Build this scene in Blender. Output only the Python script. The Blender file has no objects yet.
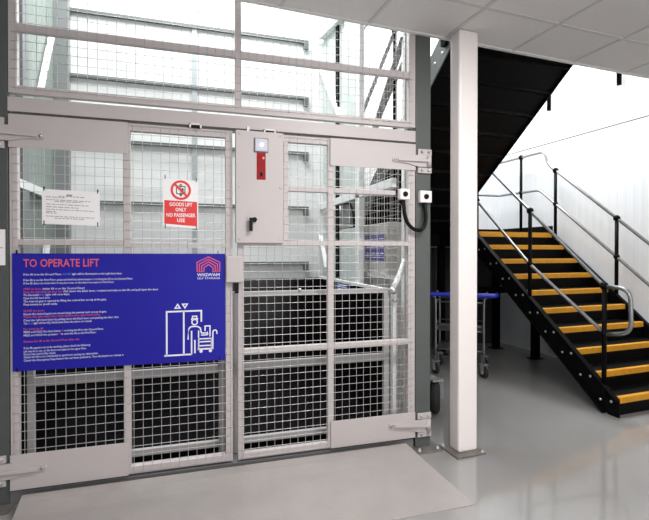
import bpy, math, random
from mathutils import Vector, Matrix
random.seed(4)
S = bpy.context.scene
COL = S.collection
R = math.radians
DELTA = R(3.3)                      # the building stands 3.3 degrees off the lift

# ------------------------------------------------------------------ materials
MATS = {}
def mat(name, col, rough=.5, metal=0., spec=.5, emit=None, estr=0.):
    m = bpy.data.materials.new(name); m.use_nodes = True
    b = m.node_tree.nodes['Principled BSDF']
    b.inputs['Base Color'].default_value = (*col, 1)
    b.inputs['Roughness'].default_value = rough
    b.inputs['Metallic'].default_value = metal
    b.inputs['Specular IOR Level'].default_value = spec
    if emit:
        b.inputs['Emission Color'].default_value = (*emit, 1)
        b.inputs['Emission Strength'].default_value = estr
    MATS[name] = m
    return m
def noise_mat(name, c1, c2, scale, rough=.5, metal=0., r2=None, bump=0., stretch=(1,1,1), spec=.5, detail=4.):
    m = mat(name, c1, rough, metal, spec); nt = m.node_tree; N = nt.nodes; L = nt.links
    b = N['Principled BSDF']
    tc = N.new('ShaderNodeTexCoord'); mp = N.new('ShaderNodeMapping')
    mp.inputs['Scale'].default_value = stretch
    nz = N.new('ShaderNodeTexNoise'); nz.inputs['Scale'].default_value = scale; nz.inputs['Detail'].default_value = detail
    L.new(tc.outputs['Object'], mp.inputs['Vector']); L.new(mp.outputs['Vector'], nz.inputs['Vector'])
    rp = N.new('ShaderNodeValToRGB'); rp.color_ramp.elements[0].position = .35; rp.color_ramp.elements[1].position = .65
    rp.color_ramp.elements[0].color = (*c1, 1); rp.color_ramp.elements[1].color = (*c2, 1)
    L.new(nz.outputs['Fac'], rp.inputs['Fac']); L.new(rp.outputs['Color'], b.inputs['Base Color'])
    if r2 is not None:
        mr = N.new('ShaderNodeMapRange'); mr.inputs['To Min'].default_value = rough; mr.inputs['To Max'].default_value = r2
        L.new(nz.outputs['Fac'], mr.inputs['Value']); L.new(mr.outputs['Result'], b.inputs['Roughness'])
    if bump:
        bp = N.new('ShaderNodeBump'); bp.inputs['Strength'].default_value = bump; bp.inputs['Distance'].default_value = .002
        L.new(nz.outputs['Fac'], bp.inputs['Height']); L.new(bp.outputs['Normal'], b.inputs['Normal'])
    return m
def rib_mat(name, col, period, axis=0, strength=.4, dist=.01, rough=.45):
    """thin vertical ribs of sheet cladding"""
    m = mat(name, col, rough); nt = m.node_tree; N = nt.nodes; L = nt.links
    b = N['Principled BSDF']
    tc = N.new('ShaderNodeTexCoord'); sp = N.new('ShaderNodeSeparateXYZ')
    L.new(tc.outputs['Object'], sp.inputs['Vector'])
    mu = N.new('ShaderNodeMath'); mu.operation = 'MULTIPLY'; mu.inputs[1].default_value = 1/period
    L.new(sp.outputs[axis], mu.inputs[0])
    fr = N.new('ShaderNodeMath'); fr.operation = 'FRACT'; L.new(mu.outputs[0], fr.inputs[0])
    rp = N.new('ShaderNodeValToRGB'); e = rp.color_ramp.elements
    e[0].position = .0; e[0].color = (0,0,0,1); e[1].position = .08; e[1].color = (1,1,1,1)
    x = e.new(.42); x.color = (1,1,1,1); x = e.new(.5); x.color = (0,0,0,1)
    L.new(fr.outputs[0], rp.inputs['Fac'])
    bp = N.new('ShaderNodeBump'); bp.inputs['Strength'].default_value = strength; bp.inputs['Distance'].default_value = dist
    L.new(rp.outputs['Color'], bp.inputs['Height']); L.new(bp.outputs['Normal'], b.inputs['Normal'])
    return m

CREAM = noise_mat('cream_paint', (.485,.450,.447), (.508,.470,.466), 3, .42)
GATE = noise_mat('gate_paint', (.33,.32,.32), (.355,.342,.342), 3, .4)
WIRE = mat('wire_galvanised', (.50,.49,.485), .3, .45)
POST = noise_mat('dark_grey_paint', (.072,.083,.079), (.082,.093,.089), 4, .45)
SILL = mat('sill_grey', (.16,.16,.165), .5)
GALV = noise_mat('galvanised', (.42,.42,.43), (.52,.52,.53), 40, .38, .7)
RAILM = noise_mat('rail_steel', (.26,.27,.275), (.33,.34,.345), 30, .42, .85)
WHITEP = mat('white_paint', (.84,.79,.775), .35)
PLATE = noise_mat('base_plate_steel', (.13,.12,.11), (.18,.165,.15), 30, .5)
BLACK = noise_mat('black_paint', (.0022,.0022,.0025), (.0032,.0032,.0035), 6, .45, spec=.08)
TREAD = noise_mat('tread_black', (.0028,.0028,.003), (.005,.005,.0053), 90, .6, bump=.5, spec=.1)
CARBLK = noise_mat('car_black_panel', (.003,.0027,.0035), (.006,.0055,.0065), 2.2, .22, spec=.25)
YEL = noise_mat('nosing_yellow', (.64,.30,.011), (.56,.255,.01), 25, .5)
BLUE = noise_mat('sign_blue', (.017,.016,.31), (.020,.019,.33), 2, .45, spec=.15)
SIGNRED = mat('sign_coral', (.72,.10,.12), .5)
SIGNWHT = mat('sign_white', (.80,.80,.90), .5)
SIGNCY = mat('sign_light_blue', (.10,.25,.80), .5)
PAPER = mat('white_sign_sheet', (.88,.87,.88), .45)
SAFRED = mat('safety_red', (.75,.03,.03), .45)
INK = mat('black_ink', (.02,.02,.02), .6)
GREYINK = mat('grey_ink', (.30,.29,.30), .6)
BLKPL = mat('black_plastic', (.005,.005,.005), .45, spec=.15)
LED = mat('lit_button', (.9,.9,1), .4, emit=(.75,.8,1), estr=2.)
BTN = mat('button_housing', (.55,.56,.64), .3)
STRIPRED = mat('strip_red', (.33,.006,.01), .5, spec=.15)
STRUT = mat('pale_grey_steel', (.74,.76,.76), .4)
MIDG = mat('mid_grey_steel', (.20,.215,.215), .45)
RAILDK = mat('cladding_rail_grey', (.12,.135,.135), .5)
BACKP = noise_mat('shaft_panel_white', (.76,.775,.77), (.62,.64,.635), 3.0, .4, stretch=(.25,1,2.2))
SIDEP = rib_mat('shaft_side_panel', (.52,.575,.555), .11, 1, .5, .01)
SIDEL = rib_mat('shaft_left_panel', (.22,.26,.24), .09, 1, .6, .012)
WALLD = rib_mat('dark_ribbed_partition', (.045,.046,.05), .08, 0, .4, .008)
WALLR = rib_mat('wall_ribbed_white', (.80,.83,.86), .10, 1, .35, .006)
WALLB = rib_mat('wall_ribbed_white_back', (.80,.83,.86), .10, 0, .35, .006)
WALLU = mat('wall_upper_white', (.88,.88,.88), .6)
WALLI = mat('room_wall', (.62,.61,.61), .7)
CABW = mat('cabinet_grey', (.50,.50,.47), .45)
TRBLUE = mat('trolley_blue', (.015,.03,.42), .35)
RUBBER = noise_mat('rubber', (.012,.012,.012), (.02,.02,.02), 40, .7)
CHROME = noise_mat('chrome_tube', (.22,.225,.23), (.28,.28,.285), 20, .3, .9)
CEILT = noise_mat('ceiling_tile', (.74,.72,.71), (.77,.75,.74), 60, .85)
CEILG = mat('ceiling_grid', (.62,.60,.595), .55)
CEILE = mat('ceiling_edge', (.74,.735,.725), .5)
FLOORM = noise_mat('floor_resin', (.27,.266,.26), (.30,.296,.289), 1.1, .03, r2=.13, spec=.8)
RAMPM = noise_mat('ramp_plate', (.315,.292,.282), (.342,.316,.304), 5, .36)
# raised tread pattern on the ramp
nt = RAMPM.node_tree; N = nt.nodes; L = nt.links
tc = N.new('ShaderNodeTexCoord'); mp = N.new('ShaderNodeMapping'); mp.inputs['Rotation'].default_value = (0,0,R(45))
L.new(tc.outputs['Object'], mp.inputs['Vector'])
ck = N.new('ShaderNodeTexBrick'); ck.inputs['Scale'].default_value = 26
ck.inputs['Color1'].default_value = (0,0,0,1); ck.inputs['Color2'].default_value = (1,1,1,1); ck.inputs['Mortar'].default_value = (.3,.3,.3,1)
ck.inputs['Mortar Size'].default_value = .06; ck.inputs['Brick Width'].default_value = 1.0; ck.inputs['Row Height'].default_value = .5
L.new(mp.outputs['Vector'], ck.inputs['Vector'])
bp = N.new('ShaderNodeBump'); bp.inputs['Strength'].default_value = .5; bp.inputs['Distance'].default_value = .002
L.new(ck.outputs['Color'], bp.inputs['Height']); L.new(bp.outputs['Normal'], N['Principled BSDF'].inputs['Normal'])

# ------------------------------------------------------------------ mesh builder
class MB:
    def __init__(s): s.v = []; s.f = []; s.sm = []; s.mi = []; s.cur = 0
    def add(s, vs, fs, smooth=False):
        o = len(s.v); s.v += [tuple(p) for p in vs]
        for f in fs: s.f.append([i+o for i in f]); s.sm.append(smooth); s.mi.append(s.cur)
        return s
    def box(s, x0, x1, y0, y1, z0, z1):
        x0,x1 = sorted((x0,x1)); y0,y1 = sorted((y0,y1)); z0,z1 = sorted((z0,z1))
        vs = [(x0,y0,z0),(x1,y0,z0),(x1,y1,z0),(x0,y1,z0),(x0,y0,z1),(x1,y0,z1),(x1,y1,z1),(x0,y1,z1)]
        return s.add(vs, [(0,3,2,1),(4,5,6,7),(0,1,5,4),(1,2,6,5),(2,3,7,6),(3,0,4,7)])
    def prism(s, poly, axis, a, b):
        """polygon in the other two axes, extruded along axis from a to b"""
        def P(u, w, t):
            return {0:(t,u,w), 1:(u,t,w), 2:(u,w,t)}[axis]
        n = len(poly)
        vs = [P(u,w,a) for u,w in poly] + [P(u,w,b) for u,w in poly]
        fs = [list(range(n))[::-1], list(range(n,2*n))] + [(i,(i+1)%n,(i+1)%n+n,i+n) for i in range(n)]
        return s.add(vs, fs)
    def bar(s, p, q, w, h, up=(0,0,1)):
        p = Vector(p); q = Vector(q); d = (q-p).normalized(); u = Vector(up)
        if abs(d.dot(u)) > .98: u = Vector((0,1,0))
        a = d.cross(u).normalized(); b = a.cross(d).normalized()
        a *= w/2; b *= h/2
        vs = [p-a-b,p+a-b,p+a+b,p-a+b,q-a-b,q+a-b,q+a+b,q-a+b]
        return s.add(vs, [(3,2,1,0),(4,5,6,7),(0,1,5,4),(1,2,6,5),(2,3,7,6),(3,0,4,7)])
    def tube(s, pts, r, n=10, caps=True):
        pts = [Vector(p) for p in pts]; m = len(pts); rings = []
        prev = None
        for i, p in enumerate(pts):
            d = (pts[min(i+1,m-1)]-pts[max(i-1,0)]).normalized()
            if prev is None:
                u = Vector((0,0,1)) if abs(d.z) < .9 else Vector((0,1,0))
                a = d.cross(u).normalized()
            else:
                a = (prev - d*prev.dot(d)).normalized()
            prev = a; b = d.cross(a)
            rr = r[i] if isinstance(r, (list,tuple)) else r
            rings.append([p + (a*math.cos(2*math.pi*k/n)+b*math.sin(2*math.pi*k/n))*rr for k in range(n)])
        vs = [v for g in rings for v in g]; fs = []
        for i in range(m-1):
            for k in range(n):
                fs.append((i*n+k, i*n+(k+1)%n, (i+1)*n+(k+1)%n, (i+1)*n+k))
        s.add(vs, fs, n > 4)
        if caps:
            o = len(s.v)-len(vs)
            s.f.append([o+k for k in range(n)][::-1]); s.sm.append(False); s.mi.append(s.cur)
            s.f.append([o+(m-1)*n+k for k in range(n)]); s.sm.append(False); s.mi.append(s.cur)
        return s
    def sphere(s, c, r, n=12, m=8, sc=(1,1,1)):
        vs = [(c[0],c[1],c[2]-r*sc[2])]
        for j in range(1,m):
            t = -math.pi/2+math.pi*j/m
            for k in range(n):
                p = 2*math.pi*k/n
                vs.append((c[0]+r*sc[0]*math.cos(t)*math.cos(p), c[1]+r*sc[1]*math.cos(t)*math.sin(p), c[2]+r*sc[2]*math.sin(t)))
        vs.append((c[0],c[1],c[2]+r*sc[2])); fs = []
        for k in range(n): fs.append((0,1+(k+1)%n,1+k))
        for j in range(m-2):
            for k in range(n): fs.append((1+j*n+k,1+j*n+(k+1)%n,1+(j+1)*n+(k+1)%n,1+(j+1)*n+k))
        e = len(vs)-1
        for k in range(n): fs.append((e,1+(m-2)*n+k,1+(m-2)*n+(k+1)%n))
        return s.add(vs, fs, True)
    def lathe(s, c, axis, prof, n=24):
        """prof: (radius, along) pairs round an axis direction through c"""
        ax = Vector(axis).normalized(); u = Vector((0,0,1)) if abs(ax.z) < .9 else Vector((1,0,0))
        a = ax.cross(u).normalized(); b = ax.cross(a); c = Vector(c)
        m = len(prof)
        vs = [c+ax*t+(a*math.cos(2*math.pi*k/n)+b*math.sin(2*math.pi*k/n))*r for r,t in prof for k in range(n)]
        fs = [(i*n+k, i*n+(k+1)%n, (i+1)*n+(k+1)%n, (i+1)*n+k) for i in range(m-1) for k in range(n)]
        return s.add(vs, fs, True)
    def strip(s, pts, w, y, t=.0012, closed=False):
        """a flat stroke in the upright X-Z plane (lettering and pictograms), standing t in front of y"""
        P = [Vector((a,b)) for a,b in pts]; n = len(P); lft = []; rgt = []
        for i,p in enumerate(P):
            if closed: d0 = (p-P[i-1]).normalized(); d1 = (P[(i+1)%n]-p).normalized()
            else:
                d1 = (P[min(i+1,n-1)]-P[min(i,n-2)]).normalized(); d0 = (P[max(i,1)]-P[max(i-1,0)]).normalized()
            n0 = Vector((-d0.y,d0.x)); n1 = Vector((-d1.y,d1.x)); mm = (n0+n1)
            if mm.length < 1e-6: mm = n0
            mm.normalize(); k = w/2/max(.35, mm.dot(n0))
            lft.append(p+mm*k); rgt.append(p-mm*k)
        vs = [(q.x,y,q.y) for q in lft]+[(q.x,y,q.y) for q in rgt]+[(q.x,y-t,q.y) for q in lft]+[(q.x,y-t,q.y) for q in rgt]
        fs = []
        for i in range(n if closed else n-1):
            j = (i+1)%n
            fs += [(i,j,n+j,n+i),(2*n+i,3*n+i,3*n+j,2*n+j),(i,2*n+i,2*n+j,j),(n+i,n+j,3*n+j,3*n+i)]
        return s.add(vs, fs)
    def text(s, txt, x, z, size, y, width=None, bold=0., align='LEFT', t=.0008, spacing=1.):
        cu = bpy.data.curves.new('t','FONT'); cu.body = txt; cu.size = size; cu.resolution_u = 2; cu.align_x = align
        cu.offset = bold*size; cu.space_character = spacing
        ob = bpy.data.objects.new('t', cu); COL.objects.link(ob)
        dg = bpy.context.evaluated_depsgraph_get(); dg.update()
        me = bpy.data.meshes.new_from_object(ob.evaluated_get(dg))
        xs = [v.co.x for v in me.vertices]; k = 1.
        if width and xs: k = width/(max(xs)-min(xs))
        vs = [(x+v.co.x*k, y-t, z+v.co.y) for v in me.vertices]
        s.add(vs, [list(p.vertices) for p in me.polygons])
        bpy.data.objects.remove(ob); bpy.data.curves.remove(cu); bpy.data.meshes.remove(me)
        return s

ROOT = {}
def toB(p):                         # building axes -> world
    c, n = math.cos(DELTA), math.sin(DELTA)
    return (p[0]*c-p[1]*n, p[0]*n+p[1]*c, p[2])
def setp(o, label=None, cat=None, group=None, kind=None):
    for k, v in (('label',label),('category',cat),('group',group),('kind',kind)):
        if v: o[k] = v
    return o
def place(o, loc, frame):
    if frame == 'B':
        o.location = toB(loc); o.rotation_euler = (0,0,DELTA)
    else: o.location = loc
    ROOT[o.name] = (tuple(loc), frame)
def thing(name, label, cat, loc, frame='L', group=None):
    o = bpy.data.objects.new(name, None); COL.objects.link(o); o.empty_display_size = .1
    place(o, loc, frame); return setp(o, label, cat, group)
def obj(name, mb, m, parent=None, loc=(0,0,0), frame='L', bevel=0., label=None, cat=None, group=None, kind=None, smooth_angle=None):
    ms = m if isinstance(m, (list,tuple)) else [m]
    if parent is not None: loc, frame = ROOT[parent.name]
    me = bpy.data.meshes.new(name)
    me.from_pydata([(p[0]-loc[0], p[1]-loc[1], p[2]-loc[2]) for p in mb.v], [], mb.f)
    for q in ms: me.materials.append(q)
    for p, sflag, i in zip(me.polygons, mb.sm, mb.mi): p.use_smooth = sflag; p.material_index = i
    me.update()
    o = bpy.data.objects.new(name, me); COL.objects.link(o)
    if parent is not None:
        o.parent = parent; ROOT[o.name] = (loc, frame)
    else: place(o, loc, frame)
    if bevel:
        b = o.modifiers.new('bevel','BEVEL'); b.width = bevel; b.segments = 2; b.limit_method = 'ANGLE'; b.angle_limit = R(40)
    return setp(o, label, cat, group, kind)
def bolt_mb(c, axis, r=.008, h=.007):
    ax = Vector(axis).normalized()
    return MB().lathe(c, axis, [(0,0),(r*1.5,0),(r*1.5,h*.25),(r,h*.25),(r,h),(r*.7,h*1.25),(0,h*1.25)], 8)
def arc(c, r, a0, a1, n, plane='XZ', y=0):
    out = []
    for i in range(n+1):
        a = R(a0+(a1-a0)*i/n)
        out.append((c[0]+r*math.cos(a), c[1]+r*math.sin(a)))
    return out

# ================================================================== THE SETTING
FL = MB().box(-6,8,-6,9,-.12,0)
obj('floor', FL, FLOORM, kind='structure', label='polished pale grey resin floor')
EDGE = 2.752
# suspended ceiling: tiles with a grid of bars standing 3 mm proud, mezzanine slab above
ce = MB(); ce.box(-5.2,7.2,-5.2,EDGE,2.926,3.27)
ce.cur = 1
for k in range(-11,10):
    x = 1.31+.603*k
    if -5.2 < x < 7.1: ce.box(x-.012,x+.012,-5.2,EDGE-.02,2.921,2.927)
for k in range(0,13):
    y = 2.312-.603*k
    if y > -5.1: ce.box(-5.2,7.2,y-.012,y+.012,2.9215,2.927)
obj('ceiling', ce, [CEILT, CEILG], frame='B', kind='structure')
obj('trim_1', MB().box(-5.2,7.2,EDGE-.025,EDGE+.001,2.916,3.28), CEILE, frame='B', kind='structure')
# stairwell walls
WX = 4.92; WY = 5.62
obj('wall_right', MB().box(WX,WX+.12,EDGE,WY+.12,0,2.85), WALLR, frame='B', kind='structure')
obj('wall_right_upper', MB().box(WX-.004,WX+.12,EDGE,WY+.12,2.862,6.0), WALLU, frame='B', kind='structure')
obj('trim_2', MB().box(WX+.004,WX+.1,EDGE,WY,2.85,2.862), SILL, frame='B', kind='structure')
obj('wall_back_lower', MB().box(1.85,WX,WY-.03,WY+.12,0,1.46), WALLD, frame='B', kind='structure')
obj('wall_back', MB().box(1.85,WX,WY,WY+.12,1.46,6.0), WALLB, frame='B', kind='structure')
obj('wall_right_front', MB().box(WX+2.2,WX+2.3,-5.2,EDGE,0,2.94), WALLI, frame='B', kind='structure')
obj('wall_right_return', MB().box(WX+.12,WX+2.3,EDGE,EDGE+.1,0,2.94), WALLI, frame='B', kind='structure')
obj('wall_left', MB().box(-5.2,-5.1,-5.2,3.2,0,2.94), WALLI, frame='B', kind='structure')
obj('wall_front', MB().box(-5.2,7.2,-5.2,-5.1,0,2.94), WALLI, frame='B', kind='structure')
obj('wall_left_return', MB().box(-5.2,-1.07,3.0,3.1,0,6.0), WALLI, frame='L', kind='structure')
# lift shaft walls
obj('wall_shaft_back', MB().box(-1.3,1.52,4.95,5.02,0,5.2), BACKP, kind='structure')
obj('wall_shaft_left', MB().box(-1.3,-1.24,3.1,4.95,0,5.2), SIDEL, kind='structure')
sr = MB().box(1.45,1.49,3.82,4.95,1.95,5.2).box(1.45,1.49,3.82,4.95,0,1.62)
obj('wall_shaft_right', sr, SIDEP, kind='structure')
i = 3
for z in (4.38,3.755,3.12,2.50,1.887,1.268,.65):
    rb = MB().box(-1.12,1.29,4.915,4.95,z-.014,z+.018).box(1.235,1.285,4.905,4.95,z-.085,z-.018)
    obj('trim_%d' % i, rb, RAILDK, kind='structure'); i += 1
obj('trim_%d' % i, MB().box(.03,.08,4.93,4.95,1.15,5.1), mat('joint_strip', (.36,.40,.41), .5), kind='structure'); i += 1
obj('door_sill', MB().box(-.95,1.515,2.86,3.0,0,.075), SILL, bevel=.004,
    label='dark grey steel threshold strip under the two mesh lift doors', cat='sill')

# ================================================================== LIFT FRONT
YF = 2.85
def lift_post(x0, x1, label, px0, px1, sgn):
    t = thing('steel_post', label, 'post', ((x0+x1)/2, 2.9, 0))
    obj('shaft', MB().box(x0,x1,YF+.005,2.96,.012,3.6), POST, t, bevel=.004)
    obj('base_plate', MB().box(px0,px1,2.77,2.985,0,.012), PLATE, t, bevel=.002)
    for bx,by in ((px1-.03,2.8),(px1-.03,2.95),(px0+.03,2.8)) if sgn > 0 else ((px0+.03,2.8),(px0+.03,2.95)):
        obj('bolt', bolt_mb((bx,by,.012),(0,0,1),.012,.014), GALV, t)
    return t
postR = lift_post(1.527,1.645,'dark grey steel post at the right side of the lift doors',1.50,1.70,1)
postL = lift_post(-1.068,-.948,'dark grey steel post at the left edge, carrying the left door hinges',-1.13,-.93,-1)
for post, xa, xb, zs in ((postR,1.537,1.645,(2.036,.172)),(postL,-1.068,-.962,(2.044,.201))):
    for z in zs:
        for dz in (-.064,.064):
            h = obj('hinge_bracket', MB().box(xa,xb,2.838,YF+.005,z+dz-.02,z+dz+.02), CREAM, post, bevel=.003, label='cream hinge bracket')
            for bx in (xa+.03,xb-.025): obj('bolt', bolt_mb((bx,2.838,z+dz),(0,-1,0),.008,.009), GALV, h)

def wires(x0, x1, z0, z1, y, r=.0016, p=.0508, flat=True):
    m = MB()
    n = int((x1-x0)/p); ox = x0+((x1-x0)-n*p)/2
    for i in range(n+1): m.tube([(ox+i*p,y,z0),(ox+i*p,y,z1)], r, 6, False)
    n = int((z1-z0)/p); oz = z0+((z1-z0)-n*p)/2
    for i in range(n+1): m.tube([(x0,y-2*r,oz+i*p),(x1,y-2*r,oz+i*p)], r, 6, False)
    return m
def hinge_strap(tip, base, z, zt):
    """tapered strap with a raised rib, knuckle over the post"""
    s = 1 if base > tip else -1
    poly = [(tip,zt-.014),(tip-s*.008,zt),(tip,zt+.014),(tip+s*.10,zt+.020),(base-s*.10,z+.042),(base,z+.042),(base,z-.042),(base-s*.10,z-.042),(tip+s*.10,zt-.02)]
    m = MB().prism(poly if s < 0 else poly[::-1], 1, 2.828, 2.840)
    m.bar((tip+s*.03,2.822,zt),(base-s*.03,2.818,z),.014,.016)
    m.tube([(base-s*.02,2.826,z-.037),(base-s*.02,2.826,z+.037)], .017, 10)
    return m

# ---- fixed mesh panel above the doors
t = thing('mesh_panel','fixed cream wire mesh panel above the lift doors, running up past the ceiling','mesh panel',(.28,YF,2.26))
for x0,x1 in ((-.945,-.902),(.274,.312),(1.472,1.522)):
    obj('stile', MB().box(x0,x1,YF,2.89,2.268,3.6), CREAM, t, bevel=.003)
for z0,z1 in ((2.266,2.312),(2.610,2.652),(3.1,3.14)):
    obj('rail', MB().box(-.902,1.472,YF+.001,2.889,z0,z1), CREAM, t, bevel=.003)
obj('wire_mesh', wires(-.93,1.50,2.285,3.58,2.848), WIRE, t)
# ---- transom beam
t = thing('transom_beam','solid cream cross beam spanning between the posts above the doors','beam',(.28,YF,2.16))
tb = MB().box(-.948,1.522,2.846,2.89,2.166,2.245)
obj('plate', tb, CREAM, t, bevel=.003)
for x0,x1 in ((0.0,.072),(.452,.528)):
    kb = MB().box(x0,x1,2.836,2.846,2.166,2.176).box(x0,x0+.010,2.836,2.846,2.148,2.176).box(x1-.010,x1,2.836,2.846,2.148,2.176)
    k = obj('keeper', kb, WHITEP, t, bevel=.002, label='pale metal latch keeper')
    obj('slot', MB().box(x0+.010,x1-.010,2.842,2.846,2.148,2.166), BLKPL, k)
obj('gap_dark_strip', MB().box(-.94,1.515,2.872,2.882,2.143,2.172), SILL, t, label='dark strip added behind the gap over the doors')  # put in to darken the gap, where the bright shaft would show through
obj('stop_pin', MB().box(.345,.362,2.838,2.852,2.148,2.182), STRUT, t)

# ---- left door
dl = thing('lift_door','left mesh lift door of the pair, half covered by the large blue sign','door',(-.94,YF,.09))
for x0,x1 in ((-.942,-.902),(-.370,-.330),(.214,.257)):
    obj('stile', MB().box(x0,x1,YF,2.89,.09,2.150), CREAM, dl, bevel=.003)
for x0,x1,z0,z1 in ((-.902,.214,2.105,2.150),(-.902,-.370,1.435,1.468),(-.330,.214,1.424,1.452),(-.902,.214,.755,.795),(-.902,.214,.09,.135)):
    obj('rail', MB().box(x0,x1,YF+.001,2.889,z0,z1), CREAM, dl, bevel=.003)
obj('wire_mesh', wires(-.93,.250,.10,2.14,2.848), WIRE, dl)
for z0,z1 in ((1.968,2.150),(.09,.285)):
    obj('corner_plate', MB().box(-.942,-.344,2.838,2.8425,z0,z1), CREAM, dl, bevel=.001)
for z,zt in ((2.044,2.036),(.201,.200)):
    h = obj('hinge_strap', hinge_strap(-.77,-1.03,z,zt), CREAM, dl)
    obj('bolt', bolt_mb((-.785,2.828,zt),(0,-1,0),.007,.006), GALV, h)
obj('latch_cover', MB().box(.214,.318,2.815,2.845,1.208,1.372), CREAM, dl, bevel=.006)
obj('latch_slot', MB().box(.268,.292,2.825,2.85,1.14,1.206), BLKPL, dl, label='dark slot below the latch cover')  # black block standing in for the dark inside of a slot
# ---- right door
dr = thing('lift_door','right mesh lift door of the pair, carrying the lock box with red strip','door',(1.5,YF,.09))
for x0,x1 in ((.289,.327),(.880,.920),(1.468,1.520)):
    obj('stile', MB().box(x0,x1,YF,2.89,.09,2.150), CREAM, dr, bevel=.003)
for x0,x1,z0,z1 in ((.327,1.468,2.105,2.150),(.59,1.37,1.790,1.822),(.327,1.468,1.438,1.470),(.327,1.468,.748,.786),(.327,1.468,.09,.13)):
    obj('rail', MB().box(x0,x1,YF+.001,2.889,z0,z1), CREAM, dr, bevel=.003)
obj('stile', MB().box(.580,.612,YF,2.89,1.470,2.105), CREAM, dr, bevel=.003)
obj('wire_mesh', wires(.295,1.51,.10,2.14,2.848), WIRE, dr)
for x0,z0,z1 in ((.892,1.968,2.150),(.897,.092,.272)):
    obj('corner_plate', MB().box(x0,1.518,2.838,2.8425,z0,z1), CREAM, dr, bevel=.001)
for z,zt,tip in ((2.036,2.034,1.345),(.172,.196,1.32)):
    h = obj('hinge_strap', hinge_strap(tip,1.635,z,zt), CREAM, dr)
    obj('bolt', bolt_mb((tip+.012,2.828,zt),(0,-1,0),.007,.006), GALV, h)
lb = obj('lock_box', MB().box(.272,.571,2.806,2.846,1.452,2.148), CREAM, dr, bevel=.004)
bh = obj('call_button', MB().box(.388,.470,2.790,2.8045,2.020,2.102), BTN, lb, bevel=.010, label='white square call button housing, lit')
obj('housing_base', MB().box(.383,.475,2.8035,2.806,2.015,2.107), SILL, lb, bevel=.001, label='dark grey rim of the button housing')
obj('button_light', MB().lathe((.431,2.790,2.062),(0,-1,0),[(.0105,0),(.0105,.005),(0,.006)],16), LED, lb, label='lit white push button')
obj('instruction_strip', MB().box(.402,.457,2.802,2.806,1.848,2.014), STRIPRED, lb, bevel=.001, label='red strip below the button')
rs = MB().text('PULL',.4295,1.952,.018,2.802,align='CENTER').box(.409,.450,2.8012,2.802,1.935,1.938)
rs.strip([(.419,1.880),(.439,1.880)],.022,2.802).strip([(.4295,1.865),(.4295,1.905)],.01,2.802)
obj('strip_marking', rs, INK, lb, label='dark marks on the red strip')
obj('indicator_lamp', MB().sphere((.443,2.802,1.982),.007), mat('indicator_pale',(.9,.8,.6),.3), lb, label='small pale indicator lamp')
obj('handle_plate', MB().box(.340,.385,2.803,2.806,1.525,1.622), CREAM, lb, bevel=.002)
lv = MB().lathe((.386,2.806,1.597),(0,-1,0),[(.015,0),(.015,.022),(.012,.026),(0,.026)],16)
lv.bar((.386,2.775,1.597),(.362,2.775,1.597),.016,.016).bar((.362,2.775,1.607),(.362,2.775,1.526),.020,.012,(0,1,0))
obj('lever_handle', lv, BLKPL, lb, label='black lever handle')
for x in (.293,.551):
    for z in (1.475,1.80,2.125): obj('screw', bolt_mb((x,2.806,z),(0,-1,0),.004,.002), GALV, lb)

# ---- safety switch pair and cable
def switch_box(label, x0, x1, z0, z1, yb):
    t = thing('interlock_switch', label, 'switch', ((x0+x1)/2, yb, z0))
    obj('housing', MB().box(x0,x1,yb-.042,yb,z0,z1), WHITEP, t, bevel=.006)
    obj('dial', MB().lathe(((x0+x1)/2,yb-.042,(z0+z1)/2),(0,-1,0),[(.018,0),(.018,.008),(0,.008)],16), BLKPL, t, label='round black dial')
switch_box('small white switch box with black dial on the right door',1.384,1.458,1.757,1.832,2.846)
switch_box('small white switch box with black dial on the right post',1.541,1.633,1.742,1.826,2.855)
cp = [(1.418,2.83,1.752),(1.416,2.815,1.70),(1.420,2.812,1.655),(1.44,2.81,1.60),(1.475,2.808,1.562),(1.515,2.808,1.548),(1.55,2.81,1.553),(1.576,2.812,1.59),(1.585,2.815,1.66),(1.585,2.83,1.736)]
tb = MB()
def smooth_path(P, n=6):
    P = [Vector(p) for p in P]; out = []
    for i in range(len(P)-1):
        p0,p1,p2,p3 = P[max(i-1,0)],P[i],P[i+1],P[min(i+2,len(P)-1)]
        for k in range(n):
            t = k/n
            out.append(.5*((2*p1)+(p2-p0)*t+(2*p0-5*p1+4*p2-p3)*t*t+(3*p1-p0-3*p2+p3)*t**3))
    out.append(P[-1]); return out
t = thing('switch_cable','black flexible cable looping between the two white switch boxes','cable',(1.5,2.81,1.55))
obj('conduit', MB().tube(smooth_path(cp), .0135, 10), BLKPL, t)
for c in (cp[0],cp[-1]): obj('gland', MB().tube([(c[0],c[1],c[2]-.03),(c[0],c[1],c[2]+.004)], .015, 10), BLKPL, t)

# ================================================================== SIGNS
YS = 2.8365
def ties(t, pts, y):
    for x,z in pts:
        obj('cable_tie', MB().box(x-.0022,x+.0022,y-.003,y+.012,z-.012,z+.012), BLKPL, t)
t = thing('instruction_sign','large blue sign with lift instructions, hung on the left mesh door','sign',(-.36,2.84,.74))
obj('panel', MB().prism([(-.926,.744),(.211,.730),(.211,1.386),(-.926,1.390)],1,YS,YS+.004), BLUE, t, label='blue sign panel')
W = MB(); Rd = MB(); Cy = MB(); Em = MB(); Pg = MB()
Rd.text('TO OPERATE LIFT',-.873,1.315,.062,YS,width=.378,bold=.012)
X0 = -.873; SZ = .0166
def line(m, txt, z, x=X0, width=None, k=1.0):
    m.text(txt, x, z, SZ, YS, width=width, bold=.002)
line(W,'If the lift is on the Ground Floor,',1.268,width=.185); line(Cy,'both LED',1.268,X0+.192,width=.04)
line(W,'light will be illuminated on the right hand door.',1.268,X0+.238,width=.26)
line(W,'If the lift is on the First Floor, press and hold the down button \u2193 to bring the lift to the Ground Floor.',1.237,width=.555)
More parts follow.
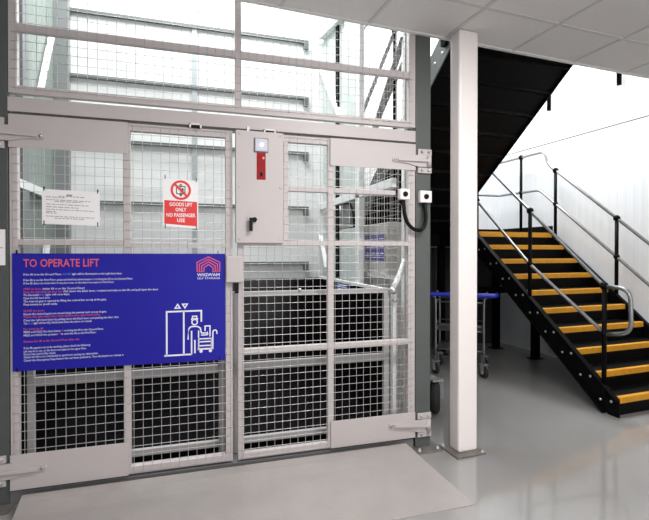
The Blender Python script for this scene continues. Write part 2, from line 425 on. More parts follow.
line(W,'If the lift does not move then it may be in use, or the doors are open on First Floor.',1.219,width=.455)
line(Rd,'OPEN the doors',1.188,width=.085); line(W,'(when lift is on the Ground Floor)',1.188,X0+.092,width=.21)
line(Rd,'Open the right hand side door first.',1.171,width=.19); line(W,'Pull down the black lever, rotated vertically on the lift, and pull open the door.',1.171,X0+.196,width=.50)
line(W,'The illuminated',1.155,width=.075); line(Cy,'blue',1.155,X0+.08,width=.022); line(W,'light will now flash.',1.155,X0+.107,width=.12)
line(W,'Open the left hand door.',1.138,width=.13)
line(W,'The internal gate is opened by lifting the internal bar on top of the gate.',1.120,width=.415)
line(W,'Place items/your goods inside.',1.103,width=.165)
line(Rd,'CLOSE the doors',1.068,width=.10)
line(W,'Ensure the internal gates are closed using the internal latch on top of gate.',1.050,width=.415)
line(Rd,'Close the left hand door first before the right hand door.',1.034,width=.385)
line(W,'Close the right hand door by pulling down the black lever, and pushing the door shut.',1.016,width=.48)
line(W,'The',.999,width=.018); line(Cy,'blue',.999,X0+.022,width=.022); line(W,'light will be fully illuminated when the doors are closed.',.999,X0+.048,width=.29)
line(Rd,'For using the lift',.968,width=.095)
line(W,'PRESS and HOLD the down button',.951,width=.18); line(Rd,'\u2193',.951,X0+.184); line(W,'to bring the lift to the Ground Floor.',.951,X0+.2,width=.20)
line(W,'PRESS and HOLD the up button',.933,width=.165); line(Rd,'\u2191',.933,X0+.168); line(W,'to send the lift to the First Floor.',.933,X0+.182,width=.18)
line(Rd,'Release the lift at the Ground Floor after use.',.899,width=.275)
line(W,'If the lift appears not to be working, please check the following:',.863,width=.33)
line(W,'Lift may be in use, or the doors are open on the upper floor.',.845,width=.31)
line(W,'Doors may not be fully closed.',.829,width=.155)
line(W,'Check the lift is not overloaded or goods are causing any obstruction.',.813,width=.37)
line(W,'Check the Emergency Stop button has not been pushed in. Turn the button to release it.',.795,width=.505)
# emblem: nested gabled outlines over two lines of lettering
cx = .111
for k in range(4):
    h = .067-.0135*k; top = 1.367-.0155*k; sh = 1.334-.011*k
    Em.strip([(cx-h,1.277),(cx-h,sh),(cx,top),(cx+h,sh),(cx+h,1.277)], .0058, YS)
Em.strip([(cx-.068,1.278),(cx-.022,1.278)],.006,YS); Em.strip([(cx+.022,1.278),(cx+.068,1.278)],.006,YS)
W.text('WIGWAM',cx-.067,1.249,.026,YS,width=.134,bold=.012)
W.text('SELF STORAGE',cx-.067,1.231,.0165,YS,width=.134,bold=.0)
# pictogram: lift doors, arrows, person pushing a loaded trolley
w = .0095
Pg.strip([(-.145,.778),(.012,.778)],w,YS)
Pg.strip([(-.131,.778),(-.131,1.040),(.068,1.040),(.068,.972)],w,YS)
Pg.strip([(-.034,1.040),(-.034,.778)],w,YS)
Pg.strip([(-.083,1.060),(-.055,1.060),(-.069,1.083)],.007,YS,closed=True)
Pg.strip([(-.041,1.083),(-.013,1.083),(-.027,1.060)],.007,YS,closed=True)
Pg.strip(arc((.029,.972),.016,0,360,16)[:-1],.007,YS,closed=True)
Pg.strip([(.012,.985),(.012,.993),(.046,.993),(.046,.985)],.007,YS); Pg.strip([(.017,.998),(.017,1.008),(.041,1.008),(.041,.998)],.007,YS)
Pg.strip([(-.009,.868),(-.007,.925)]+arc((.017,.922),.024,180,100,5)+[(.03,.946)],w*.9,YS)
Pg.strip([(.03,.946),(.045,.945),(.062,.934),(.068,.905),(.076,.903),(.100,.903)]+arc((.100,.897),.006,90,-90,4)+[(.066,.891)],w*.8,YS)
Pg.strip([(.011,.92),(.011,.778)],w*.9,YS); Pg.strip([(.030,.863),(.030,.783)],w*.9,YS); Pg.strip([(.052,.92),(.052,.875)],w*.8,YS)
Pg.strip([(.090,.915),(.090,.945),(.119,.945),(.119,.880)],w*.8,YS)
Pg.strip([(.136,.806),(.136,.905)]+arc((.148,.906),.012,180,0,6)+[(.160,.893)],w*.8,YS)
for z in (.868,.850,.826): Pg.strip([(.050,z),(.132,z)],w*.8,YS)
Pg.strip([(.052,.870),(.052,.806)],w*.8,YS); Pg.strip([(.128,.870),(.128,.806)],w*.8,YS); Pg.strip([(.046,.806),(.140,.806)],w,YS)
for x in (.066,.121): Pg.strip(arc((x,.793),.005,0,360,10)[:-1],.0095,YS,closed=True)
obj('white_lettering', W, SIGNWHT, t, label='white lettering')
obj('emblem', Em, SIGNRED, t, label='coral emblem of nested gabled outlines')
obj('pictogram', Pg, SIGNWHT, t, label='white line drawing of a lift, person and trolley')
obj('coral_lettering', Rd, SIGNRED, t, label='coral red heading and lines')
obj('light_blue_lettering', Cy, SIGNCY, t, label='light blue words')
ties(t, ((-.905,1.396),(.168,1.392),(-.905,.752),(.178,.742)), YS)

t = thing('prohibition_sign','small white and red goods lift only sign on the left mesh door','sign',(-.05,2.84,1.55))
yp = 2.8385
obj('panel', MB().prism([(-.150,1.552),(.052,1.538),(.052,1.826),(-.150,1.838)],1,yp,yp+.003), PAPER, t)
obj('red_field', MB().prism([(-.143,1.566),(.045,1.552),(.045,1.700),(-.143,1.706)],1,yp-.0008,yp), SAFRED, t, label='red lower field')
cx,cz = -.049,1.768
k = MB().strip(arc((cx,cz),.052,0,360,32)[:-1],.014,yp,closed=True)
k.strip([(cx-.037,cz+.037),(cx+.037,cz-.037)],.013,yp-.0006)
obj('prohibition_ring', k, SAFRED, t, label='red ring with slash')
k = MB().strip([(cx-.024,cz-.022),(cx-.024,cz+.022),(cx+.024,cz+.022),(cx+.024,cz-.022)],.005,yp,closed=True)
k.strip([(cx,cz+.022),(cx,cz-.022)],.004,yp).strip([(cx-.006,cz+.03),(cx+.006,cz+.03),(cx,cz+.036)],.004,yp,closed=True)
k.strip([(cx-.006,cz-.028),(cx+.006,cz-.028),(cx,cz-.036)],.004,yp,closed=True)
k.strip(arc((cx+.011,cz+.006),.003,0,360,8)[:-1],.006,yp,closed=True).strip([(cx+.011,cz),(cx+.011,cz-.018)],.009,yp)
obj('lift_symbol', k, INK, t, label='black lift symbol')
k = MB()
for txt,z,wd in (('GOODS LIFT',1.672,.132),('ONLY',1.641,.062),('NO PASSENGER',1.608,.166),('USE',1.577,.045)):
    k.text(txt,cx-wd/2,z,.030,yp-.0008,width=wd,bold=.025)
obj('lettering', k, PAPER, t, label='white lettering')
ties(t, ((-.138,1.843),(.040,1.832),(-.138,1.552),(.040,1.542)), yp)

t = thing('notice_sheet','white printed notice tied to the mesh above the large blue sign','notice',(-.655,2.84,1.545))
obj('sheet', MB().prism([(-.782,1.553),(-.491,1.547),(-.491,1.738),(-.782,1.747)],1,yp,yp+.002), PAPER, t)
k = MB(); k.strip([(-.660,1.716),(-.632,1.7145)],.009,yp)
rows = [(-.70,-.57,.702),(-.762,-.67,.695),(-.762,-.54,.680),(-.72,-.58,.672),(-.762,-.55,.655),(-.762,-.60,.640),(-.762,-.52,.626),(-.762,-.71,.614),(-.762,-.71,.606),(-.762,-.52,.588),(-.72,-.57,.578)]
for x0,x1,z in rows:
    x = x0
    while x < x1:
        l = random.uniform(.008,.03); e = min(x+l,x1)
        k.strip([(x,1+z-(x+.79)*.03+.010),(e,1+z-(e+.79)*.03+.010)],.0036,yp); x = e+.005
obj('printed_lines', k, GREYINK, t, label='grey lines of print')
ties(t, ((-.772,1.749),(-.502,1.742),(-.772,1.560),(-.502,1.555)), yp)

t = thing('post_card','white card fixed to the left dark grey post at the picture edge','card',(-1.01,2.846,1.33))
obj('sheet', MB().box(-1.06,-.961,2.846,2.85,1.325,1.520), PAPER, t)
k = MB().strip([(-1.045,1.498),(-.985,1.498)],.006,2.846).strip([(-1.045,1.42),(-.972,1.42)],.004,2.846).strip([(-1.045,1.38),(-.985,1.38)],.004,2.846)
obj('printed_lines', k, GREYINK, t, label='grey lines of print')

# ================================================================== RAMP
rp = MB()
prof = [(2.13,.004),(2.62,.055),(2.72,.072),(2.80,.078)]        # distance, height
def rx(y, side):                                                 # the plate is set a little askew
    k = (2.80-y)/.67
    return (-.872+.055*k) if side < 0 else (1.425+.08*k)
vs = []; fs = []
for y,z in prof:
    for sd in (-1,1): vs.append((rx(y,sd),y,z))
for y,z in prof:
    for sd in (-1,1): vs.append((rx(y,sd),y,max(0,z-.007)))
for k in range(3):
    o = 2*k; fs += [(o,o+1,o+3,o+2),(8+o,8+o+2,8+o+3,8+o+1),(o,o+2,8+o+2,8+o),(o+1,8+o+1,8+o+3,o+3)]
fs += [(0,8,9,1),(6,7,15,14)]
rp.add(vs, fs)
for sd in (-1,1):
    rp.add([(rx(y,sd)-.006*sd+dx,y,z) for dx in (0,-.008*sd) for y,z in ((2.25,0),(2.79,0),(2.79,.07),(2.62,.048))], [(0,1,2,3),(7,6,5,4),(0,4,5,1),(1,5,6,2),(2,6,7,3),(3,7,4,0)])
obj('loading_ramp', rp, RAMPM, loc=(.3,2.45,0), label='low pale beige tread plate ramp sloping up to the lift doors', cat='ramp')

# ================================================================== INNER GATE
YG = 2.985
t = thing('inner_gate','low grey tubular gate standing behind the mesh lift doors','gate',(.25,YG,.12))
for x0,x1 in ((-.905,-.868),(.180,.218),(.262,.300),(1.345,1.386)):
    obj('stile', MB().box(x0,x1,YG,YG+.035,.075,1.135), GATE, t, bevel=.004)
for x0,x1 in ((-.868,.180),(.300,1.345)):
    for z0,z1 in ((1.100,1.135),(.612,.664),(.130,.172)):
        obj('rail', MB().box(x0,x1,YG+.002,YG+.033,z0,z1), GATE, t, bevel=.004)
obj('latch_bead', MB().sphere((.72,YG-.001,1.137),.013), GALV, t)
a = obj('lift_arm', MB().tube([(1.40,YG-.02,1.125),(1.435,YG-.02,1.185),(1.47,YG-.02,1.26),(1.50,YG-.02,1.34)], .020, 10), STRUT, t, label='pale counterbalance arm')
obj('knuckle', MB().sphere((1.405,YG-.02,1.118),.030).sphere((1.418,YG-.02,1.05),.018), GALV, a)
obj('pivot_post', MB().box(1.424,1.452,YG+.02,YG+.055,.075,1.10), STRUT, t)

# ================================================================== LIFT CAR
t = thing('lift_car','goods lift platform with black half height walls inside the shaft','lift car',(.2,4,0))
obj('platform', MB().box(-.98,1.40,3.06,4.85,.05,.10), CARBLK, t)
obj('back_panel', MB().box(-.98,1.40,4.83,4.85,.10,1.108), CARBLK, t)
for x0,x1 in ((-.98,-.965),(1.385,1.40)):
    obj('side_panel', MB().box(x0,x1,3.06,4.83,.10,1.10), CARBLK, t)
for x in (-.972,1.392):
    obj('top_rail', MB().box(x-.014,x+.014,3.05,4.84,1.10,1.128), STRUT, t, bevel=.004, label='pale top rail')
k = obj('wall_sticker', MB().box(1.3835,1.385,3.86,4.21,1.030,1.102), mat('sticker_blue',(.05,.07,.45),.4), t, label='small blue and white sticker')
m = MB()
for y0,y1,z in ((3.9,4.0,1.085),(4.03,4.17,1.085),(3.9,4.05,1.065),(4.08,4.17,1.062),(3.92,4.16,1.043)):
    m.box(1.3828,1.3835,y0,y1,z-.005,z+.005)
obj('sticker_print', m, PAPER, t, label='white print on the sticker')

# ---- shaft steelwork
t = thing('shaft_frame','pale steel frame of beams, columns and braces inside the shaft','frame',(.2,4.9,0))
obj('side_beam', MB().box(1.405,1.445,2.99,4.94,1.868,1.935), STRUT, t, bevel=.003)
obj('side_beam', MB().box(-1.23,-1.185,3.12,4.94,1.868,1.935), STRUT, t, bevel=.003)
obj('column', MB().box(1.405,1.448,3.64,3.74,.075,5.1), STRUT, t, bevel=.003)
obj('column', MB().box(1.497,1.525,2.97,3.02,0,3.6), STRUT, t, bevel=.003)
obj('column', MB().box(-1.24,-1.11,4.86,4.945,0,5.1), MIDG, t, bevel=.003)
obj('column', MB().box(-1.24,-1.19,3.88,4.02,0,5.1), MIDG, t, bevel=.003)
obj('column', MB().box(1.40,1.45,4.88,4.945,0,5.1), STRUT, t, bevel=.003)
def brace(p, q, m=STRUT, w=.05, h=.012): obj('brace', MB().bar(p,q,h,w,(1,0,0)), m, t)
brace((-1.20,4.68,3.40),(-1.20,4.30,2.70))
brace((-1.20,4.49,1.46),(-1.20,4.32,.95))
brace((1.42,4.15,3.65),(1.42,4.86,3.78),STRUT,.07)
brace((1.42,4.88,3.48),(1.42,4.20,2.73),STRUT,.07)
brace((1.42,4.92,1.63),(1.42,4.66,1.23),STRUT,.045)
brace((1.505,3.0,2.97),(1.505,3.78,2.186),MIDG,.05)
# toothed guide track on the right wall
g = MB().box(1.428,1.446,4.300,4.318,.1,5.1).box(1.428,1.446,4.352,4.370,.1,5.1)
for q in range(100): g.box(1.430,1.444,4.318,4.352,.12+q*.05,.142+q*.05)
tt = obj('guide_track', g, BLKPL, loc=(1.44,4.33,.1), label='dark toothed guide track running up the right shaft wall', cat='guide track')
# side mesh of the shaft
t = thing('side_mesh','wire mesh side screen of the shaft just inside the right post','mesh panel',(1.50,3.4,0))
def swires(x, y0, y1, z0, z1, r=.0016, p=.0508):
    m = MB()
    n = int((y1-y0)/p)
    for i in range(n+1): m.tube([(x,y0+i*p,z0),(x,y0+i*p,z1)], r, 6, False)
    n = int((z1-z0)/p)
    for i in range(n+1): m.tube([(x-2*r,y0,z0+i*p),(x-2*r,y1,z0+i*p)], r, 6, False)
    return m
obj('wire_mesh', swires(1.482,3.03,3.80,.1,3.6), WIRE, t)
for z in (.1,1.2,2.3,3.4): obj('rail', MB().box(1.484,1.51,3.025,3.81,z-.015,z+.015), STRUT, t)
for y in (3.80,): obj('stile', MB().box(1.484,1.51,y-.02,y+.015,.085,3.6), STRUT, t)
# control cabinet outside the side mesh
t = thing('control_cabinet','grey control cabinet behind the right side mesh with a blue sign','cabinet',(1.6,3.55,0))
obj('body', MB().box(1.515,1.66,3.29,3.82,0,1.635), CABW, t, bevel=.006)
obj('door', MB().box(1.512,1.516,3.31,3.80,.06,1.60), CABW, t, bevel=.002)
obj('warning_sign', MB().box(1.509,1.512,3.335,3.765,1.325,1.540), mat('cabinet_sign_blue',(.05,.045,.30),.4), t, label='blue sign with white print')
m = MB()
for z in (1.505,1.44,1.385,1.35):
    y = 3.36
    while y < 3.73:
        l = random.uniform(.03,.09); m.box(1.5083,1.509,y,min(y+l,3.74),z-.004,z+.004); y += l+.02
obj('sign_print', m, SIGNWHT, t, label='white print')
# hoist motor box on the right shaft wall
t = thing('motor_unit','grey machine box with dark pipes in the gap of the right shaft wall','machine',(1.47,4.3,1.66))
obj('housing', MB().box(1.455,1.60,4.02,4.28,1.66,1.90), MIDG, t, bevel=.01)
obj('housing', MB().box(1.455,1.60,4.45,4.80,1.64,1.84), CABW, t, bevel=.01)
obj('pipe', MB().tube(smooth_path([(1.46,3.90,1.62),(1.46,3.92,1.75),(1.46,4.05,1.86),(1.46,4.40,1.88)]), .016, 8), BLKPL, t)

# ================================================================== SQUARE COLUMN
t = thing('square_column','white square column standing on a steel plate in front of the stairs','column',(1.99,2.65,0),'B')
obj('shaft', MB().box(1.922,2.078,2.582,2.694,.012,2.924), WHITEP, t, bevel=.014)
obj('base_plate', MB().box(1.872,2.108,2.525,2.745,0,.012), PLATE, t, bevel=.002)
for x,y in ((2.088,2.545),(2.088,2.725),(1.892,2.725)): obj('bolt', bolt_mb((x,y,.012),(0,0,1),.009,.010), GALV, t)

# ================================================================== LOWER STAIR FLIGHT  (building axes)
RISE = .164; GO = .2; Y1 = 2.712; XL, XR = 3.62, 4.80
def pitch(y): return RISE+(y-Y1)*RISE/GO
t = thing('stair_flight','lower flight of black stairs with bright yellow nosings against the white wall','stairs',(4.2,3.5,0),'B')
yt = 4.50
def stringer_poly(depth=.225):
    # (y, z) outline: foot on the floor, top at the landing
    s = RISE/GO
    yb = Y1-.02
    yfoot = Y1 + (depth-RISE)/s
    return [(yb,0.0),(yb,pitch(yb)+.005),(yt,pitch(yt)+.005),(yt,pitch(yt)-depth),(yfoot,0.0)]
for a,b,side in ((XL-.012,XL,-1),(XR,XR+.012,1)):
    st = obj('stringer', MB().prism(stringer_poly(),0,a,b), BLACK, t)
    if side < 0:
        fl = MB()   # channel flanges folded outward
        fl.bar((XL-.03,Y1-.02,pitch(Y1-.02)),(XL-.03,yt,pitch(yt)),.048,.008)
        fl.bar((XL-.03,Y1+.10,.012),(XL-.03,yt,pitch(yt)-.22),.048,.008)
        obj('flange', fl, BLACK, st)
    else:
        obj('flange', MB().bar((XR+.025,Y1-.02,pitch(Y1-.02)),(XR+.025,yt,pitch(yt)),.04,.008), BLACK, st)
    for n in range(1,10):
        y = Y1+(n-1)*GO; z = n*RISE
        xb = XL-.012 if side < 0 else XR
        for dy,dz in ((.05,-.045),(.15,-.055)):
            obj('bolt', bolt_mb((xb,y+dy,z+dz),(-1,0,0),.0085,.007), GALV, st, label='pale bolt head')
    if side < 0:
        for z in (.20,.15,.10): obj('bolt', bolt_mb((XL-.016,2.84,z+.06),(-1,0,0),.0085,.007), GALV, st, label='pale bolt head')
for n in range(1,10):
    y = Y1+(n-1)*GO; z = n*RISE
    tr = obj('tread', MB().box(XL,XR,y+.004,y+GO+.03,z-.032,z-.003), TREAD, t)
    obj('riser', MB().box(XL,XR,y+.03,y+.036,z-RISE-.002,z-.032), BLACK, t)
    ns = MB().prism([(y-.004,z-.050),(y+.004,z-.050),(y+.004,z-.004),(y+.036,z-.004),(y+.036,z+.002),(y-.001,z+.002),(y-.004,z-.002)],0,XL+.012,XR-.012)
    obj('nosing', ns, YEL, tr, label='yellow nosing')
# ================================================================== LANDING
LZ = 1.64
t = thing('stair_landing','black half landing joining the two stair flights at the back wall','landing',(3.6,5.0,0),'B')
ln = MB().box(2.2,XR+.04,5.12,5.58,LZ-.03,LZ).box(3.5,XR+.04,4.50,5.12,LZ-.03,LZ)
obj('deck', ln, TREAD, t)
obj('nosing', MB().prism([(4.496,LZ-.058),(4.504,LZ-.058),(4.504,LZ),(4.55,LZ),(4.55,LZ+.004),(4.496,LZ+.004)],0,XL+.012,XR-.012), YEL, t, label='yellow nosing')
for b in ((3.5,XR+.04,4.505,4.53,LZ-.17,LZ-.03),(2.2,3.5,5.12,5.145,LZ-.17,LZ-.03),(2.2,2.225,5.145,5.58,LZ-.17,LZ-.03),(3.5,3.525,4.53,5.12,LZ-.17,LZ-.03),(XR+.015,XR+.04,4.53,5.58,LZ-.17,LZ+.095),(2.2,XR+.015,5.555,5.58,LZ-.17,LZ+.095)):
    obj('edge_beam', MB().box(*b), BLACK, t)
for x,y in ((4.56,5.27),(4.60,4.58),(3.58,5.2),(2.26,5.2)):
    obj('leg', MB().box(x-.04,x+.04,y-.04,y+.04,0,LZ-.03), BLACK, t)
    obj('foot_plate', MB().box(x-.08,x+.08,y-.07,y+.07,0,.01), BLACK, t)
obj('tie_beam', MB().box(3.60,4.60,4.53,4.58,.88,.96), BLACK, t)

# ================================================================== UPPER FLIGHT
UXL, UXR = 2.25, 3.565
def zb(y): return 2.62-(y-3.75)*.775
t = thing('stair_flight','upper flight of black stairs seen from below, rising over the column','stairs',(2.9,4.0,1.64),'B')
ya, yc = 3.12, 5.12
for a,b,m in ((UXL,UXL+.012,POST),(UXR-.012,UXR,BLACK)):  # outer stringer coloured grey for the light falling on it, inner one black
    poly = [(yc,zb(yc)+.11),(yc,zb(yc)+.26),(ya-.1,zb(ya-.1)+.26),(2.80,zb(ya-.1)+.26),(2.80,zb(ya)+.0),(ya,zb(ya)),(yc-.1,zb(yc-.1))]
    st = obj('stringer', MB().prism(poly,0,a,b), m, t, label='outer stringer, coloured grey for the light on its face' if m is POST else None)
    for n in range(9):
        y = 4.95-n*.2117
        for dy,dz in ((0,.08),(-.1,.12)):
            xx = UXL if m is POST else UXR-.012
            obj('bolt', bolt_mb((xx,y+dy,zb(y+dy)+dz),(-1,0,0),.011,.008), GALV if m is POST else MIDG, st, label='pale bolt head' if m is POST else None)
for n in range(9):
    z = LZ+RISE*(n+1); y = 5.08-n*.2117
    tr = obj('tread', MB().box(UXL+.012,UXR-.012,y-.24,y,z-.03,z), BLACK, t)
    obj('nosing', MB().box(UXL+.012,UXR-.012,y-.05,y+.003,z-.001,z+.004), YEL, tr, label='yellow nosing')
    obj('riser', MB().box(UXL+.012,UXR-.012,y-.008,y-.002,z-RISE,z-.03), BLACK, t)
obj('soffit', MB().prism([(5.08,zb(5.08)+.03),(5.08,zb(5.08)+.036),(ya,zb(ya)+.036),(2.80,zb(ya)+.036),(2.80,zb(ya)+.03),(ya,zb(ya)+.03)],0,UXL+.012,UXR-.012), BLACK, t)

# ================================================================== HANDRAILS
def rounded(P, r=.05, n=5):
    """fillet the corners of a polyline"""
    P = [Vector(p) for p in P]; out = [P[0]]
    for i in range(1,len(P)-1):
        a = (P[i-1]-P[i]); b = (P[i+1]-P[i]); d = min(r, a.length*.45, b.length*.45)
        p0 = P[i]+a.normalized()*d; p2 = P[i]+b.normalized()*d
        for k in range(n+1):
            u = k/n; out.append(p0*(1-u)**2+P[i]*2*u*(1-u)+p2*u*u)
    out.append(P[-1]); return out
def rail_post(t, x, y, z0, z1, zm, foot=True):
    p = obj('post', MB().tube([(x,y,z0),(x,y,z1)], .0195, 12), BLACK, t)
    obj('ball_joint', MB().sphere((x,y,z1),.036), BLACK, p)
    obj('ball_joint', MB().sphere((x,y,zm),.032), BLACK, p)
    if foot: obj('foot', MB().box(x-.018,x+.018,y-.03,y+.03,z0-.01,z0+.08), BLACK, p)
RR = .0165
xn = 3.607
t = thing('handrail','near side stair handrail ending in a rounded steel loop at the bottom','handrail',(xn,3.6,0),'B')
n1 = (xn,2.830,1.100); n2 = (xn,3.665,1.822); n3 = (xn,4.52,2.561)
top = rounded([n3,n2,n1,(xn,2.615,1.095),(xn,2.590,.82),(xn,2.66,.72),(xn,2.80,.690)],.075)
obj('top_rail', MB().tube([n3,n2,n1],RR,10), RAILM, t)
loop = rounded([n1,(xn,2.60,1.092),(xn,2.588,.73),(xn,2.808,.685)],.10,7)
obj('end_loop', MB().tube(loop,RR*1.1,10), RAILM, t)
m1 = (xn,2.822,.690); m2 = (xn,3.665,1.265); m3 = (xn,4.52,2.03)
obj('mid_rail', MB().tube([m3,m2,m1],RR,10), RAILM, t)
rail_post(t, xn, 2.828, .16, 1.100, .690)
rail_post(t, xn, 3.665, .80, 1.822, 1.270)
rail_post(t, xn, 4.50, 1.50, 2.555, 2.02)

xw = 4.775
t = thing('handrail','wall side handrail with two rails running round the landing and down the stairs','handrail',(xw,4.2,0),'B')
def up(y): return pitch(y)+.935
top = rounded([(3.7,5.46,2.722),(xw,5.46,2.722),(xw,4.615,2.722),(xw,4.545,2.535),(xw,2.78,2.535-1.765*.81)],.06)
obj('top_rail', MB().tube(top,RR,10), RAILM, t)
mid = rounded([(3.7,5.46,2.232),(xw,5.46,2.232),(xw,4.69,2.222),(xw,2.78,2.222-1.91*.808)],.06)
obj('mid_rail', MB().tube(mid,RR,10), RAILM, t)
rail_post(t, xw, 5.02, LZ-.02, 2.722, 2.228, False)
def rz(y): return 2.535-(4.545-y)*.81
def mz(y): return 2.222-(4.69-y)*.808
rail_post(t, xw, 4.43, 1.60, rz(4.43), mz(4.43), False)
rail_post(t, xw, 3.60, .93, rz(3.60), mz(3.60), False)
rail_post(t, xw, 2.80, .30, rz(2.80), mz(2.80), False)

t = thing('handrail','grey handrail on the outer side of the upper stairs, seen through the mesh','handrail',(2.24,4.2,2),'B')
xu = 2.235
P = [(xu,5.0,zb(5.0)+1.25),(xu,3.0,zb(3.0)+1.25)]
obj('top_rail', MB().tube(rounded([(xu,5.02,zb(5.0)+.74),(xu,5.16,zb(5.1)+.76),(xu,5.16,zb(5.1)+1.18),P[0],P[1]],.08),RR*1.3,10), MIDG, t)
obj('mid_rail', MB().tube([(xu,5.02,zb(5.02)+.74),(xu,3.0,zb(3.0)+.74)],RR*1.3,10), MIDG, t)
for y in (4.95,4.05,3.2):
    rail_post(t, xu-.005, y, zb(y)+.08, zb(y)+1.25, zb(y)+.74)

t = thing('handrail','upper wall handrail whose two post ends hang below the ceiling edge','handrail',(4.86,3.9,3.4),'B')
obj('top_rail', MB().tube([(4.86,5.3,4.35),(4.86,3.0,4.35)],RR,10), RAILM, t)
for y in (4.62,3.645):
    p = obj('post', MB().tube([(4.86,y,3.275),(4.86,y,4.35)],.026,12), BLACK, t)
    obj('wall_bracket', MB().box(4.86,4.917,y-.02,y+.02,3.95,4.0), BLACK, p)

# ================================================================== TROLLEY UNDER THE STAIRS
A = Vector((3.355,4.065)); B = Vector((2.957,4.40)); W_ = (A-B).length; e = (A-B)/W_; n = Vector((-e.y, e.x))
if n.y < 0: n = -n
t = thing('trolley','tall tubular trolley with a blue push bar parked under the black landing','trolley',((A.x+B.x)/2+n.x*.35,(A.y+B.y)/2+n.y*.35,0),'B')
def TP(u, v, z): p = B+e*(u*W_)+n*v; return (p.x,p.y,z)
DL = .5
rim = MB()
rim.tube(rounded([TP(-.25,.12,.915),TP(-.25,-.03,.915),TP(1.25,-.03,.915),TP(1.25,.12,.915)],.05),.026,10)
obj('push_bar', rim, TRBLUE, t, label='blue plastic push bar')
for u in (0,1):
    for v in (0,DL-.06):
        c = TP(u,v,0)
        lg = obj('leg', MB().tube(smooth_path([TP(u+(.06 if u else -.06),v,.92),TP(u+(.04 if u else -.04),v,.88),TP(u,v,.80),TP(u,v,.15)],4),.012,10), CHROME, t)
        f = MB().bar((c[0]-.028,c[1],.155),(c[0]-.028,c[1],.06),.006,.05,(0,1,0)).bar((c[0]+.028,c[1],.155),(c[0]+.028,c[1],.06),.006,.05,(0,1,0)).box(c[0]-.035,c[0]+.035,c[1]-.035,c[1]+.035,.145,.158)
        fk = obj('caster_fork', f, GALV, t)
        obj('wheel', MB().lathe((c[0]-.018,c[1],.062),(1,0,0),[(0,0),(.05,0),(.062,.006),(.062,.03),(.05,.036),(0,.036)],20), RUBBER, t)
        obj('hub', MB().lathe((c[0]-.034,c[1],.062),(1,0,0),[(0,0),(.02,0),(.02,.068),(0,.068)],12), GALV, fk)
for z in (.83,.565,.51,.29):
    m = MB()
    m.tube([TP(0,0,z),TP(1,0,z),TP(1,DL-.06,z),TP(0,DL-.06,z),TP(0,0,z)],.008,8)
    if z in (.51,.29):
        for k in range(1,8): m.tube([TP(0,(DL-.06)*k/8,z),TP(1,(DL-.06)*k/8,z)],.004,6)
    obj('shelf', m, CHROME, t)

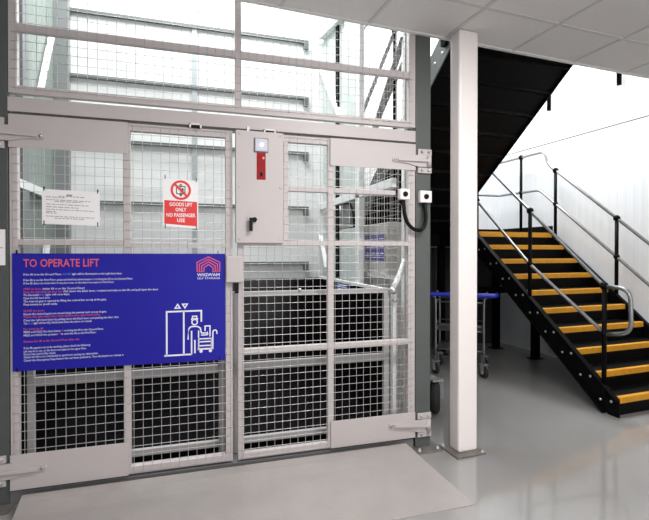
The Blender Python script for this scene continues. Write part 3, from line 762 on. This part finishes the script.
t = thing('platform_cart','low cart with fat black tyres behind the right lift post','cart',(1.83,3.65,0))
obj('deck', MB().box(1.69,2.01,3.40,3.95,.30,.335), MIDG, t, bevel=.006)
obj('deck_handle', MB().tube(rounded([(1.70,3.93,.33),(1.70,3.93,.80),(1.96,3.93,.80),(1.96,3.93,.33)],.05),.012,8), CHROME, t)
for x,y in ((2.035,3.45),(2.035,3.86),(1.76,3.50),(1.76,3.86)):
    ax = Vector((.85,-.527,0)) if (x,y)==(2.035,3.45) else Vector((1,0,0))
    o = Vector((x,y,.14))
    tyre = MB().lathe(o-ax*.04, ax, [(.06,0),(.10,-.004),(.128,.008),(.138,.022),(.135,.032),(.14,.036),(.14,.044),(.135,.048),(.138,.058),(.128,.072),(.10,.084),(.06,.08)], 28)
    wl = obj('wheel', tyre, RUBBER, t, label='fat black tyre')
    obj('hub', MB().lathe(o-ax*.045, ax, [(0,0),(.062,0),(.066,.01),(.066,.08),(.062,.09),(0,.09)], 20), SILL, wl)
    f = MB()
    for sgn in (-1,1):
        q = o+ax*.052*sgn; f.bar((q.x,q.y,.305),(q.x,q.y,.13),.007,.04,(ax.x,ax.y,0))
    f.box(x-.05,x+.05,y-.05,y+.05,.284,.30)
    obj('fork', f, GALV, t)

GROUPS = {'steel_post':'steel posts of the lift front','lift_door':'pair of mesh lift doors','interlock_switch':'interlock switches on door and post',
          'stair_flight':'flights of the black staircase','handrail':'handrails of the staircase'}
for o in list(COL.objects):
    k = o.name.split('.')[0]
    if o.parent is None and k in GROUPS: o['group'] = GROUPS[k]
# ================================================================== LIGHT
w = bpy.data.worlds.new('World'); S.world = w; w.use_nodes = True
w.node_tree.nodes['Background'].inputs['Color'].default_value = (.93,.97,1,1)
w.node_tree.nodes['Background'].inputs['Strength'].default_value = .25
def area(name, loc, sx, sy, power, col, rot=(0,0,0), frame='L'):
    l = bpy.data.lights.new(name,'AREA'); l.shape = 'RECTANGLE'; l.size = sx; l.size_y = sy; l.energy = power; l.color = col
    o = bpy.data.objects.new(name, l); COL.objects.link(o)
    o.location = toB(loc) if frame == 'B' else loc; o.rotation_euler = rot
    return o
area('shaft_skylight', (.1,3.95,5.15), 2.3, 1.7, 170, (.99,1,1))
area('stairwell_skylight', (3.6,4.3,6.0), 2.4, 2.2, 310, (1,.99,.98), frame='B')
for x,y,p in ((1.4,.95,60),(-.5,-.9,36),(3.3,-1.2,8)):
    area('ceiling_light', (x,y,2.915), 1.15, .55, p, (1,.965,.95), frame='B')

area('camera_side_fill', (2.4,-5.0,1.5), 4.0, 2.2, 120, (1,.985,.985), (R(90),0,DELTA), 'B')  # unseen fill added behind the camera for doors, column and ceiling

# ================================================================== CAMERA
cam = bpy.data.cameras.new('camera'); co = bpy.data.objects.new('camera', cam); COL.objects.link(co)
cam.sensor_fit = 'HORIZONTAL'; cam.sensor_width = 36; cam.lens = 450/649*36
cam.shift_y = (255.0-260.0)/649
cam.clip_start = .02
co.location = (0,0,1.4); co.rotation_euler = (R(90-.45), 0, -R(16.7))
S.camera = co
S.view_settings.view_transform = 'Standard'; S.view_settings.look = 'None'; S.view_settings.gamma = 1
S.view_settings.use_curve_mapping = False
S.view_settings.exposure = .36
